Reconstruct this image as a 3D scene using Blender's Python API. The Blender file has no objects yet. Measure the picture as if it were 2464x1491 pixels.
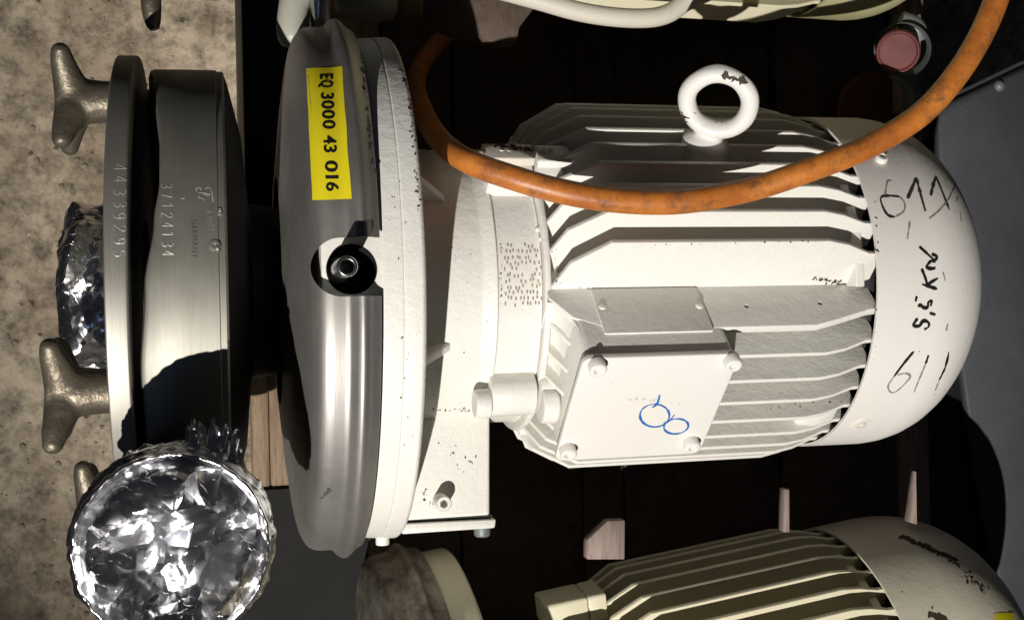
import bpy, bmesh, math, random
import numpy as np
from mathutils import Vector, Matrix, noise
from mathutils.bvhtree import BVHTree
random.seed(7)
S = bpy.context.scene
COL = S.collection
S2 = math.sqrt(2)

# ------------------------------------------------------------ camera (all lengths in metres; the motor axis is X)
FPX, CX, CY = 2800., 1231.5, 745.5           # focal length and centre for a picture 2463 wide
YAW, ROLL = math.radians(13.8), math.radians(1.2)
CAM = np.array([0., -.0169, .823])
_d = np.array([math.sin(YAW), 0, -math.cos(YAW)])
_r0 = np.array([math.cos(YAW), 0, math.sin(YAW)]); _u0 = np.array([0, 1., 0])
_r = _r0*math.cos(ROLL)-_u0*math.sin(ROLL); _up = _u0*math.cos(ROLL)+_r0*math.sin(ROLL)
cd = bpy.data.cameras.new('camera'); cam = bpy.data.objects.new('camera', cd); COL.objects.link(cam)
cd.sensor_width = 36; cd.lens = FPX/2463*36; cd.clip_start = .01; cd.clip_end = 50
cam.matrix_world = Matrix(((_r[0], _up[0], -_d[0], CAM[0]), (_r[1], _up[1], -_d[1], CAM[1]), (_r[2], _up[2], -_d[2], CAM[2]), (0, 0, 0, 1)))
S.camera = cam

def ray(u, v): return _d+_r*(u-CX)/FPX-_up*(v-CY)/FPX
def plane(u, v, n, c):
    w = ray(u, v); n = np.asarray(n, float); t = (c-CAM@n)/(w@n); return Vector(CAM+t*w)
def pz(u, v, z): return plane(u, v, (0, 0, 1), z)

# ------------------------------------------------------------ light: one hard work lamp low on the near side, a weak blue lamp added for foil reflections, near-black room
w = bpy.data.worlds.new("World"); S.world = w; w.use_nodes = True
w.node_tree.nodes['Background'].inputs[0].default_value = (.55, .62, .8, 1)
w.node_tree.nodes['Background'].inputs[1].default_value = .017
def lamp(name, kind, loc, target, energy, color):
    l = bpy.data.lights.new(name, kind); o = bpy.data.objects.new(name, l); COL.objects.link(o)
    l.energy = energy; l.color = color; o.location = loc
    o.rotation_euler = (Vector(target)-Vector(loc)).to_track_quat('-Z', 'Y').to_euler(); return l
TGT = Vector((.15, 0, .05))
LAMP = TGT+3.0*Vector((-.59, -1, 1.46)).normalized()
l = lamp('work_lamp', 'SPOT', LAMP, TGT+Vector((.05, -.12, 0)), 505, (1, .955, .90)); l.spot_size = math.radians(31); l.spot_blend = 1.; l.shadow_soft_size = .014
l = lamp('blue_fill', 'AREA', (-1.2, -1.3, 1.6), (0, 0, 0), 1.0, (.35, .55, 1)); l.shape = 'RECTANGLE'; l.size = .5; l.size_y = .9  # dim blue lamp added to tint the foil's reflections
S.view_settings.view_transform = 'Standard'; S.view_settings.look = 'None'; S.view_settings.exposure = 0; S.view_settings.gamma = 1
S.render.engine = 'CYCLES'

# ------------------------------------------------------------ materials
def nodes(name):
    m = bpy.data.materials.new(name); m.use_nodes = True; t = m.node_tree
    return m, t, t.nodes['Principled BSDF']
def N(t, kind, **kw):
    n = t.nodes.new(kind)
    for k, v in kw.items():
        if k.startswith('_'): setattr(n, k[1:], v)
        else: n.inputs[k.replace('_', ' ')].default_value = v
    return n
def coord(t, scale=(1, 1, 1)):
    c = N(t, 'ShaderNodeTexCoord'); mp = N(t, 'ShaderNodeMapping'); mp.inputs['Scale'].default_value = scale
    t.links.new(c.outputs['Object'], mp.inputs['Vector']); return mp.outputs[0]
def noi(t, vec, scale, detail=5, rough=.6):
    n = N(t, 'ShaderNodeTexNoise', Scale=scale, Detail=detail, Roughness=rough); t.links.new(vec, n.inputs['Vector']); return n.outputs[0]
def ramp(t, src, stops):
    r = N(t, 'ShaderNodeValToRGB'); e = r.color_ramp.elements
    while len(e) < len(stops): e.new(.5)
    for i, (p, c) in enumerate(stops):
        e[i].position = p; e[i].color = (c, c, c, 1) if not isinstance(c, tuple) else (*c, 1)
    t.links.new(src, r.inputs[0]); return r.outputs[0]
def mix(t, f, a, b, mode='MIX'):
    m = N(t, 'ShaderNodeMix', _data_type='RGBA', _blend_type=mode)
    for i, x in ((0, f), (6, a), (7, b)):
        if isinstance(x, (int, float)): m.inputs[i].default_value = x
        elif isinstance(x, tuple): m.inputs[i].default_value = (*x, 1)
        else: t.links.new(x, m.inputs[i])
    return m.outputs[2]
def bump(t, b, src, dist, strength=.5, prev=None):
    n = N(t, 'ShaderNodeBump', Strength=strength, Distance=dist); t.links.new(src, n.inputs['Height'])
    if prev: t.links.new(prev, n.inputs['Normal'])
    t.links.new(n.outputs[0], b.inputs['Normal']); return n.outputs[0]
def math2(t, op, a, b):
    m = N(t, 'ShaderNodeMath', _operation=op)
    for i, x in ((0, a), (1, b)):
        if isinstance(x, (int, float)): m.inputs[i].default_value = x
        else: t.links.new(x, m.inputs[i])
    return m.outputs[0]

def paint(name, c, dirt=(.10, .075, .05), spots=.5, rough=.42, chips=0., lump=.0006, tint=None):
    m, t, b = nodes(name); v = coord(t)
    a = ramp(t, noi(t, v, 7, 2, .4), [(.3, 0.), (.8, 1.)])
    col = mix(t, a, c, tint or tuple(x*k for x, k in zip(c, (.95, .935, .90))))
    # small dark specks in clusters
    vo = N(t, 'ShaderNodeTexVoronoi', Scale=420.); t.links.new(v, vo.inputs['Vector'])
    dot = ramp(t, vo.outputs['Distance'], [(.0, 1.), (.22, 0.)])
    clu = ramp(t, noi(t, v, 22, 3, .7), [(.50-.06*spots, 0.), (.64, 1.)])
    rnd = ramp(t, vo.outputs['Color'], [(.72, 0.), (.74, 1.)])
    sp = math2(t, 'MULTIPLY', math2(t, 'MULTIPLY', dot, clu), rnd)
    col = mix(t, math2(t, 'MULTIPLY', sp, .9*min(1, spots*1.4)), col, dirt)
    smear = ramp(t, noi(t, v, 30, 9, .8), [(.52, 0.), (.80, 1.)])
    col = mix(t, math2(t, 'MULTIPLY', smear, .13*spots), col, (.42, .37, .30))
    if chips:
        g = N(t, 'ShaderNodeNewGeometry')
        ed = ramp(t, g.outputs['Pointiness'], [(.61, 0.), (.68, 1.)])
        ch = ramp(t, noi(t, v, 90, 6, .8), [(.50, 0.), (.56, 1.)])
        big = ramp(t, noi(t, v, 14, 2), [(.45, 0.), (.6, 1.)])
        k = math2(t, 'MULTIPLY', math2(t, 'MULTIPLY', ed, ch), chips)
        k2 = math2(t, 'MULTIPLY', math2(t, 'MULTIPLY', ramp(t, noi(t, v, 95, 7, .8), [(.69, 0.), (.70, 1.)]), big), chips)
        col = mix(t, math2(t, 'MAXIMUM', k, k2), col, (.085, .055, .04))
    t.links.new(col, b.inputs['Base Color']); b.inputs['Roughness'].default_value = rough
    p = bump(t, b, noi(t, v, 110, 4, .6), lump, .55)
    bump(t, b, noi(t, v, 520, 3, .6), lump*.35, .6, p)
    return m
def metal(name, c, rough=.35, grain=(900, 25, 25), met=1., streak=.35, blot=.3, bmp=.00005):
    m, t, b = nodes(name); v = coord(t, tuple(g/10 for g in grain)); o = coord(t)
    s = noi(t, v, 10, 4, .7); bl = noi(t, o, 17, 6, .65)
    f = math2(t, 'ADD', math2(t, 'MULTIPLY', s, streak), math2(t, 'MULTIPLY', bl, blot))
    col = mix(t, ramp(t, f, [(.15*(streak+blot)/.65, 0.), (.8*(streak+blot), 1.)]), tuple(x*.62 for x in c), c)
    sc = ramp(t, noi(t, o, 60, 9, .8), [(.66, 0.), (.70, 1.)])
    col = mix(t, math2(t, 'MULTIPLY', sc, .35), col, (.10, .08, .06))
    t.links.new(col, b.inputs['Base Color']); b.inputs['Metallic'].default_value = met
    r = N(t, 'ShaderNodeMapRange'); r.inputs[3].default_value = rough-.08; r.inputs[4].default_value = rough+.12
    t.links.new(bl, r.inputs[0]); t.links.new(r.outputs[0], b.inputs['Roughness'])
    bump(t, b, f, bmp*8, .35)
    return m
WHITE = paint('white_enamel', (.755, .745, .70), spots=.9, chips=.35, lump=.0011)
WHITE2 = paint('white_enamel_cover', (.77, .75, .715), spots=.18, chips=.25, tint=(.72, .69, .64), lump=.0004)
CREAM = paint('cream_enamel', (.68, .64, .47), spots=.45, chips=.8)
CREAM2 = paint('cream_enamel_cover', (.68, .645, .52), spots=.4, chips=.5, tint=(.62, .58, .45))
OLIVE = paint('yellowed_enamel', (.52, .50, .27), spots=.4, chips=.4)
RUSTY = paint('rusty_white', (.66, .62, .54), spots=1., chips=1., dirt=(.12, .05, .03))
STEEL = metal('shroud_steel', (.45, .43, .405), .47, met=.80, blot=.7)
CAST = metal('casing_steel', (.33, .32, .275), .50, met=.7, blot=.5, grain=(500, 30, 30))
RIM = metal('cover_rim_steel', (.44, .42, .37), .50, grain=(700, 12, 12), met=.75)
BRONZE = metal('aged_nut_metal', (.21, .18, .135), .46, grain=(60, 60, 60), met=.7, blot=1., bmp=.0011)
DULL = metal('stained_steel', (.36, .33, .27), .42, met=.9, blot=1.6, grain=(90, 40, 40), bmp=.0002)
def stained(name):
    m, t, b = nodes(name); v = coord(t); st = coord(t, (60, 14, 14))
    base = mix(t, ramp(t, noi(t, st, 3, 6, .7), [(.3, 0.), (.7, 1.)]), (.16, .145, .11), (.36, .33, .27))
    k = ramp(t, noi(t, v, 24, 10, .78), [(.44, 0.), (.60, 1.)])
    col = mix(t, math2(t, 'MULTIPLY', k, .85), base, (.055, .048, .036))
    k2 = ramp(t, noi(t, v, 33, 9, .8), [(.60, 0.), (.68, 1.)])
    col = mix(t, math2(t, 'MULTIPLY', k2, .7), col, (.52, .48, .40))
    t.links.new(col, b.inputs['Base Color']); b.inputs['Metallic'].default_value = .55; b.inputs['Roughness'].default_value = .5
    bump(t, b, noi(t, v, 60, 7, .7), .0012, .6); return m
DULL = stained('stained_shroud')
BRIGHT = metal('bright_steel', (.75, .75, .74), .22, met=1.)
ENGR = metal('engraved_edge', (.50, .48, .44), .4, met=.25)
ENGRD = metal('engraved_dark', (.10, .095, .085), .6, met=.5)
def plain(name, c, rough=.6, met=0., nz=.0003, var=.25, scale=30):
    m, t, b = nodes(name); v = coord(t)
    col = mix(t, ramp(t, noi(t, v, scale, 6, .7), [(.3, 0.), (.7, 1.)]), tuple(x*(1-var) for x in c), c)
    t.links.new(col, b.inputs['Base Color']); b.inputs['Roughness'].default_value = rough; b.inputs['Metallic'].default_value = met
    bump(t, b, noi(t, v, scale*8, 4), nz, .5); return m
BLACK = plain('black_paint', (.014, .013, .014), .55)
INK = plain('marker_ink', (.012, .011, .010), .5, nz=.00005, scale=400, var=.5)
INKF = plain('faded_marker_ink', (.36, .32, .29), .6, nz=.00005, scale=500, var=.6)
BLUE = plain('blue_marker_ink', (.02, .16, .55), .45, nz=.00005, var=.4, scale=200)
YEL = plain('yellow_label', (.78, .66, .015), .42, nz=.00005, var=.06)
PRINT = plain('label_print', (.012, .012, .01), .5, nz=.00002)
GREY = plain('grey_zinc_bracket', (.20, .225, .215), .5, .2)
RED = plain('red_plastic', (.17, .045, .042), .7, var=.5)
DRED = plain('dark_red_rubber', (.10, .02, .018), .6)
def m_bin():
    m, t, b = nodes('dark_grey_plastic'); v = coord(t)
    col = mix(t, ramp(t, noi(t, v, 12, 7, .7), [(.3, 0.), (.75, 1.)]), (.045, .046, .054), (.07, .073, .085))
    s = ramp(t, noi(t, coord(t, (1, .25, 1)), 45, 5, .7), [(.64, 0.), (.72, 1.)])
    col = mix(t, math2(t, 'MULTIPLY', s, .5), col, (.016, .015, .015))
    t.links.new(col, b.inputs['Base Color']); b.inputs['Roughness'].default_value = .6
    bump(t, b, noi(t, v, 250, 5), .0006, .5); return m
BIN = m_bin()
def m_hose():
    m, t, b = nodes('orange_rubber'); v = coord(t)
    col = mix(t, ramp(t, noi(t, v, 26, 7, .75), [(.35, 0.), (.66, 1.)]), (.36, .105, .018), (.60, .215, .036))
    d = ramp(t, noi(t, v, 60, 8, .8), [(.50, 0.), (.66, 1.)])
    col = mix(t, math2(t, 'MULTIPLY', d, .8), col, (.09, .05, .03))
    s = ramp(t, noi(t, v, 17, 2, .5), [(.735, 0.), (.745, 1.)])
    col = mix(t, s, col, (.38, .36, .33))
    t.links.new(col, b.inputs['Base Color']); b.inputs['Roughness'].default_value = .42
    bump(t, b, noi(t, v, 160, 6), .0006, .5); return m
HOSE = m_hose()
def m_foil():
    m, t, b = nodes('aluminium_foil'); v = coord(t)
    b.inputs['Base Color'].default_value = (.86, .86, .88, 1); b.inputs['Metallic'].default_value = 1
    b.inputs['Roughness'].default_value = .25
    dn = N(t, 'ShaderNodeTexNoise', Scale=22., Detail=2.); t.links.new(v, dn.inputs['Vector'])
    wv = N(t, 'ShaderNodeVectorMath', _operation='MULTIPLY_ADD'); t.links.new(dn.outputs['Color'], wv.inputs[0]); wv.inputs[1].default_value = (.035, .035, .035); t.links.new(v, wv.inputs[2])
    hs = None
    for sc, am in ((60., .30), (170., .22)):
        vo = N(t, 'ShaderNodeTexVoronoi', Scale=sc); t.links.new(wv.outputs[0], vo.inputs['Vector'])
        c5 = N(t, 'ShaderNodeVectorMath', _operation='SUBTRACT'); t.links.new(vo.outputs['Color'], c5.inputs[0]); c5.inputs[1].default_value = (.5, .5, .5)
        dp = N(t, 'ShaderNodeVectorMath', _operation='SUBTRACT'); t.links.new(wv.outputs[0], dp.inputs[0]); t.links.new(vo.outputs['Position'], dp.inputs[1])
        dt = N(t, 'ShaderNodeVectorMath', _operation='DOT_PRODUCT'); t.links.new(c5.outputs[0], dt.inputs[0]); t.links.new(dp.outputs[0], dt.inputs[1])
        q = math2(t, 'MULTIPLY', dt.outputs['Value'], am); hs = q if hs is None else math2(t, 'ADD', hs, q)
    p = bump(t, b, hs, 1., 1.)
    return m
FOIL = m_foil()
def m_floor():
    m, t, b = nodes('worn_concrete'); v = coord(t, (.62, .62, .62))
    c1 = ramp(t, noi(t, v, 9, 8, .65), [(.30, (.30, .225, .15)), (.48, (.46, .365, .255)), (.66, (.70, .585, .43))])
    c2 = ramp(t, noi(t, v, 65, 9, .75), [(.36, .34), (.58, 1.12)])
    col = mix(t, 1., c1, c2, 'MULTIPLY')
    vo = N(t, 'ShaderNodeTexVoronoi', Scale=75.); t.links.new(v, vo.inputs['Vector'])
    wob = math2(t, 'ADD', vo.outputs['Distance'], math2(t, 'MULTIPLY', noi(t, v, 240, 3), .35))
    pit = math2(t, 'MULTIPLY', ramp(t, wob, [(.26, 1.), (.34, 0.)]), ramp(t, vo.outputs['Color'], [(.46, 1.), (.5, 0.)]))
    col = mix(t, math2(t, 'MULTIPLY', pit, .85), col, (.075, .055, .035))
    v2 = N(t, 'ShaderNodeTexVoronoi', Scale=48.); t.links.new(v, v2.inputs['Vector'])
    w2 = math2(t, 'ADD', v2.outputs['Distance'], math2(t, 'MULTIPLY', noi(t, v, 200, 3), .3))
    peb = math2(t, 'MULTIPLY', ramp(t, w2, [(.20, 1.), (.27, 0.)]), ramp(t, v2.outputs['Color'], [(.72, 0.), (.76, 1.)]))
    col = mix(t, math2(t, 'MULTIPLY', peb, .6), col, (.44, .38, .29))
    v3 = N(t, 'ShaderNodeTexVoronoi', Scale=55.); t.links.new(v, v3.inputs['Vector'])
    wsp = math2(t, 'MULTIPLY', ramp(t, v3.outputs['Distance'], [(.05, 1.), (.075, 0.)]), ramp(t, v3.outputs['Color'], [(.6, 0.), (.62, 1.)]))
    col = mix(t, wsp, col, (.72, .67, .55))
    t.links.new(col, b.inputs['Base Color']); b.inputs['Roughness'].default_value = .8
    h = math2(t, 'SUBTRACT', noi(t, v, 180, 6, .7), pit)
    p = bump(t, b, h, .0022, .6); bump(t, b, noi(t, v, 26, 5), .004, .5, p); return m
FLOOR = m_floor()
def m_wood(name, a, c, sc=(14, 1.1, 14)):
    m, t, b = nodes(name); v = coord(t, sc)
    nn = N(t, 'ShaderNodeTexNoise', Scale=9., Detail=7., Roughness=.65); nn.inputs['Distortion'].default_value = .5; t.links.new(v, nn.inputs['Vector'])
    fine = noi(t, v, 38, 5, .7)
    col = mix(t, ramp(t, nn.outputs[0], [(.3, 0.), (.7, 1.)]), a, c)
    col = mix(t, math2(t, 'MULTIPLY', ramp(t, fine, [(.52, 0.), (.68, 1.)]), .55), col, tuple(x*.4 for x in a))
    t.links.new(col, b.inputs['Base Color']); b.inputs['Roughness'].default_value = .75
    bump(t, b, fine, .0012, .6); return m
WOOD = m_wood('pallet_wood', (.165, .112, .068), (.30, .215, .14))
PINKW = m_wood('pale_pallet_wood', (.22, .165, .14), (.34, .265, .23))
BROWN = m_wood('brown_board', (.07, .048, .034), (.12, .085, .062), (5, 3, 5))

# ------------------------------------------------------------ helpers
def mesh(name, vs, fs, mat, parent=None, smooth=True, ang=35):
    me = bpy.data.meshes.new(name); me.from_pydata([tuple(x) for x in vs], [], fs); me.validate()
    return link(name, me, mat, parent, smooth, ang)
def link(name, me, mat, parent=None, smooth=True, ang=35):
    if mat is not None: me.materials.clear(); me.materials.append(mat)
    bm = bmesh.new(); bm.from_mesh(me); bmesh.ops.recalc_face_normals(bm, faces=bm.faces)
    for f in bm.faces: f.smooth = smooth
    if smooth:
        for e in bm.edges:
            if len(e.link_faces) == 2 and e.calc_face_angle(0) > math.radians(ang): e.smooth = False
    bm.to_mesh(me); bm.free()
    o = bpy.data.objects.new(name, me); COL.objects.link(o)
    if parent: o.parent = parent
    return o
def tag(o, label=None, cat=None, group=None, kind=None):
    for k, v in (('label', label), ('category', cat), ('group', group), ('kind', kind)):
        if v: o[k] = v
    return o
def empty(name, loc=(0, 0, 0), rz=0):
    o = bpy.data.objects.new(name, None); COL.objects.link(o); o.location = loc; o.rotation_euler = (0, 0, rz); o.empty_display_size = .02; return o
def bev(o, width, seg=2, ang=30):
    bm = bmesh.new(); bm.from_mesh(o.data)
    ed = [e for e in bm.edges if len(e.link_faces) == 2 and e.calc_face_angle(0) > math.radians(ang)]
    bmesh.ops.bevel(bm, geom=ed, offset=width, segments=seg, profile=.6, affect='EDGES', clamp_overlap=True)
    for f in bm.faces: f.smooth = True
    for e in bm.edges: e.smooth = not (len(e.link_faces) == 2 and e.calc_face_angle(0) > math.radians(50))
    bm.to_mesh(o.data); bm.free(); return o
def frame(axis, ref=None):
    a = Vector(axis).normalized(); r = Vector(ref) if ref is not None else (Vector((0, 0, 1)) if abs(a.z) < .9 else Vector((0, 1, 0)))
    x = (r-a*r.dot(a)).normalized(); y = a.cross(x); return a, x, y
def lathe_geo(prof, seg=96, origin=(0, 0, 0), axis=(1, 0, 0), a0=0, a1=2*math.pi, fn=None):
    a, x, y = frame(axis); O = Vector(origin); vs = []; fs = []
    full = abs(a1-a0-2*math.pi) < 1e-6; n = seg if full else seg+1
    for i in range(n):
        t = a0+(a1-a0)*i/seg
        for j, (s, r) in enumerate(prof):
            if fn: s, r = fn(s, r, t, j)
            vs.append(O+a*s+(x*math.cos(t)+y*math.sin(t))*r)
    m = len(prof)
    for i in range(seg if full else seg):
        k = (i+1) % n
        for j in range(m-1): fs.append((i*m+j, k*m+j, k*m+j+1, i*m+j+1))
    return vs, fs
def lathe(name, prof, mat, parent=None, **kw):
    ang = kw.pop('ang', 35); vs, fs = lathe_geo(prof, **kw); o = mesh(name, vs, fs, mat, parent, ang=ang)
    bm = bmesh.new(); bm.from_mesh(o.data); bmesh.ops.remove_doubles(bm, verts=bm.verts, dist=1e-6); bmesh.ops.recalc_face_normals(bm, faces=bm.faces); bm.to_mesh(o.data); bm.free()
    return o
def rnd(prof, r, n=4):
    """round the corners of a profile"""
    out = [prof[0]]
    for i in range(1, len(prof)-1):
        p, q, s = Vector(prof[i-1]), Vector(prof[i]), Vector(prof[i+1])
        rr = min(r, (p-q).length*.45, (s-q).length*.45)
        A = q+(p-q).normalized()*rr; B_ = q+(s-q).normalized()*rr
        for k in range(n+1):
            t = k/n; out.append(tuple(A*(1-t)**2+q*2*t*(1-t)+B_*t*t))
    out.append(prof[-1]); return out
def merge(*gs):
    vs = []; fs = []
    for v, f in gs:
        o = len(vs); vs += list(v); fs += [tuple(i+o for i in q) for q in f]
    return vs, fs
def prism(poly, p0, ex, ey, ez, h):
    """polygon in (ex,ey) extruded along ez"""
    n = len(poly); P0 = Vector(p0); ex, ey, ez = Vector(ex), Vector(ey), Vector(ez)
    vs = [P0+ex*a+ey*b for a, b in poly]+[P0+ex*a+ey*b+ez*h for a, b in poly]
    return vs, [tuple(range(n-1, -1, -1)), tuple(range(n, 2*n))]+[(i, (i+1) % n, n+(i+1) % n, n+i) for i in range(n)]
def rrect(x0, y0, x1, y1, r, n=4):
    out = []
    for cx, cy, a in ((x1-r, y1-r, 0), (x0+r, y1-r, 90), (x0+r, y0+r, 180), (x1-r, y0+r, 270)):
        for k in range(n+1): t = math.radians(a+90*k/n); out.append((cx+r*math.cos(t), cy+r*math.sin(t)))
    return out
def box(x0, x1, y0, y1, z0, z1): return prism([(x0, y0), (x1, y0), (x1, y1), (x0, y1)], (0, 0, z0), (1, 0, 0), (0, 1, 0), (0, 0, 1), z1-z0)
def tube_geo(pts, rad, seg=16, cap=True):
    pts = [Vector(p) for p in pts]; n = len(pts); rs = rad if isinstance(rad, (list, tuple)) else [rad]*n
    vs = []; fs = []; up = None
    for i, p in enumerate(pts):
        t = (pts[min(i+1, n-1)]-pts[max(i-1, 0)]).normalized()
        if up is None: up = t.orthogonal().normalized()
        up = (up-t*up.dot(t)).normalized(); sd = t.cross(up)
        for k in range(seg): a = 2*math.pi*k/seg; vs.append(p+(up*math.cos(a)+sd*math.sin(a))*rs[i])
    for i in range(n-1):
        for k in range(seg): fs.append((i*seg+k, i*seg+(k+1) % seg, (i+1)*seg+(k+1) % seg, (i+1)*seg+k))
    if cap: fs += [tuple(range(seg-1, -1, -1)), tuple((n-1)*seg+k for k in range(seg))]
    return vs, fs
def spline(pts, n=12):
    P = [Vector(p) for p in pts]; P = [P[0]*2-P[1]]+P+[P[-1]*2-P[-2]]; out = []
    for i in range(1, len(P)-2):
        for k in range(n):
            t = k/n; a, b, c, d = P[i-1:i+3]
            out.append(.5*((2*b)+(c-a)*t+(2*a-5*b+4*c-d)*t*t+(3*b-a-3*c+d)*t**3))
    out.append(P[-2]); return out
def finish(o, mods):
    """apply modifiers without operators"""
    dg = bpy.context.evaluated_depsgraph_get(); dg.update()
    me = bpy.data.meshes.new_from_object(o.evaluated_get(dg)); o.modifiers.clear(); old = o.data; o.data = me; bpy.data.meshes.remove(old)
    return o
def cut(o, *geos, ang=35):
    for g in geos:
        me = bpy.data.meshes.new('cutter'); me.from_pydata([tuple(x) for x in g[0]], [], g[1])
        bm = bmesh.new(); bm.from_mesh(me); bmesh.ops.recalc_face_normals(bm, faces=bm.faces); bm.to_mesh(me); bm.free()
        c = bpy.data.objects.new('cutter', me); COL.objects.link(c)
        m = o.modifiers.new('b', 'BOOLEAN'); m.operation = 'DIFFERENCE'; m.object = c; m.solver = 'EXACT'
        finish(o, 1); bpy.data.objects.remove(c)
    bm = bmesh.new(); bm.from_mesh(o.data)
    for f in bm.faces: f.smooth = True
    for e in bm.edges: e.smooth = not (len(e.link_faces) == 2 and e.calc_face_angle(0) > math.radians(ang))
    bm.to_mesh(o.data); bm.free(); return o
def blob(name, geos, mat, parent, vox):
    o = mesh(name, *merge(*geos), mat, parent)
    m = o.modifiers.new('r', 'REMESH'); m.mode = 'VOXEL'; m.voxel_size = vox; m.use_smooth_shade = True
    s = o.modifiers.new('s', 'SMOOTH'); s.iterations = 4; s.factor = .6
    finish(o, 1)
    if mat and not o.data.materials: o.data.materials.append(mat)
    for f in o.data.polygons: f.use_smooth = True
    return o
def bvh(o):
    vs = [o.matrix_world @ v.co for v in o.data.vertices]
    return BVHTree.FromPolygons(vs, [tuple(p.vertices) for p in o.data.polygons])
def hit(trees, u, v):
    best = None
    for t in trees:
        r = t.ray_cast(Vector(CAM), Vector(ray(u, v)).normalized())
        if r[0] is not None and (best is None or r[3] < best[3]): best = r
    if best is None: return None
    n = best[1]
    if n.dot(Vector(ray(u, v))) > 0: n = -n
    return best[0], n
def ink(name, trees, strokes, width, mat, parent, off=.00014):
    """pen strokes laid on a surface, one mesh; width tapers at the ends"""
    vs = []; fs = []
    for st in strokes:
        pts = spline([(a, b, 0) for a, b in st], 6) if len(st) > 2 else [Vector((st[0][0]+(st[1][0]-st[0][0])*k/8, st[0][1]+(st[1][1]-st[0][1])*k/8, 0)) for k in range(9)]
        H = [hit(trees, p.x, p.y) for p in pts]; H = [h for h in H if h]
        if len(H) < 2: continue
        base = len(vs)
        for i, (p, n) in enumerate(H):
            tg = (H[min(i+1, len(H)-1)][0]-H[max(i-1, 0)][0]).normalized(); sd = n.cross(tg).normalized()
            f = width*.5*(.85+.6*noise.noise(p*260))*(.6 if i in (0, len(H)-1) else 1)
            vs += [p+n*off-sd*f, p+n*(off*1.6), p+n*off+sd*f]
        for i in range(len(H)-1):
            a = base+3*i; fs += [(a, a+1, a+4, a+3), (a+1, a+2, a+5, a+4)]
    o = mesh(name, vs, fs, mat, parent); return o
def print_text(name, s, trees, base0, base1, top0, top1, mat, parent, off=.0004, bold=.0, space=1., thick=0):
    """lettering laid on a surface: baseline base0-base1, cap line top0-top1"""
    c = bpy.data.curves.new('t', 'FONT'); c.body = s; c.size = 1; c.offset = bold; c.space_character = space; c.resolution_u = 3
    o = bpy.data.objects.new('t', c); COL.objects.link(o)
    dg = bpy.context.evaluated_depsgraph_get(); dg.update()
    me = bpy.data.meshes.new_from_object(o.evaluated_get(dg)); bpy.data.objects.remove(o)
    bm = bmesh.new(); bm.from_mesh(me)
    xs = [v.co.x for v in bm.verts]; ys = [v.co.y for v in bm.verts]; x0, x1, y0, y1 = min(xs), max(xs), min(ys), max(ys)
    y0 = max(y0, -.02); b0, b1, t0, t1 = map(Vector, (base0, base1, top0, top1))
    for v in bm.verts:
        a = (v.co.x-x0)/(x1-x0); b = (v.co.y-y0)/(y1-y0)
        p = (b0*(1-a)+b1*a)*(1-b)+(t0*(1-a)+t1*a)*b
        h = hit(trees, p.x, p.y)
        v.co = h[0]+h[1]*off if h else Vector((0, 0, -.2))
    bm.to_mesh(me); bm.free()
    o = link(name, me, mat, parent, smooth=False); return o
def letters(name, s, trees, slots, lo0, lo1, hi0, hi1, mat, parent, off=.0004, bold=.0):
    """each character fitted into its own slot (fractions along the line)"""
    lo0, lo1, hi0, hi1 = map(Vector, (lo0, lo1, hi0, hi1))
    for ch, (a, b) in zip(s, slots):
        print_text(name, ch, trees, lo0.lerp(lo1, a), lo0.lerp(lo1, b), hi0.lerp(hi1, a), hi0.lerp(hi1, b), mat, parent, off=off, bold=bold)
def patch(name, trees, quad, mat, parent, off=.0003, nu=8, nv=24):
    q = [Vector(p) for p in quad]; vs = []; fs = []
    for j in range(nv+1):
        for i in range(nu+1):
            a, b = i/nu, j/nv; p = (q[0]*(1-a)+q[1]*a)*(1-b)+(q[3]*(1-a)+q[2]*a)*b
            p += Vector((noise.noise(Vector((i*.7, j*.3, 1)))*1.2*(i in (0, nu)), noise.noise(Vector((i*.3, j*.9, 4)))*1.5*(j in (0, nv))))
            h = hit(trees, p.x, p.y); vs.append(h[0]+h[1]*off)
    for j in range(nv):
        for i in range(nu): k = j*(nu+1)+i; fs.append((k, k+1, k+nu+2, k+nu+1))
    return mesh(name, vs, fs, mat, parent)
def BE(b, e): return Vector((0, (e-b)/S2, (e+b)/S2))      # b: towards the terminal box, e: towards the lifting eye
Bd = BE(1, 0); Ed = BE(0, 1); Xd = Vector((1, 0, 0))
def capscrew_geo(p, n, r, h):
    """socket head cap screw, hexagonal socket"""
    a, x, y = frame(n); P = Vector(p); vs = []; fs = []; seg = 24
    rings = [(0, r, 0), (h*.88, r, 0), (h, r*.86, 0), (h, r*.5, 1), (h*.45, r*.45, 1)]
    for s, rr, hx in rings:
        for k in range(seg):
            t = 2*math.pi*k/seg
            q = rr/max(abs(math.cos((t % (math.pi/3))-math.pi/6)), .5)*.9 if hx else rr
            vs.append(P+a*s+(x*math.cos(t)+y*math.sin(t))*q)
    for i in range(len(rings)-1):
        for k in range(seg): fs.append((i*seg+k, i*seg+(k+1) % seg, (i+1)*seg+(k+1) % seg, (i+1)*seg+k))
    fs.append(tuple((len(rings)-1)*seg+k for k in range(seg)))
    return vs, fs
def cyl_geo(p, n, r, h, seg=32, ch=0): return lathe_geo([(0, 0), (0, r), (h-ch, r), (h, r-ch), (h, 0)], seg=seg, origin=p, axis=n)

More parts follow.
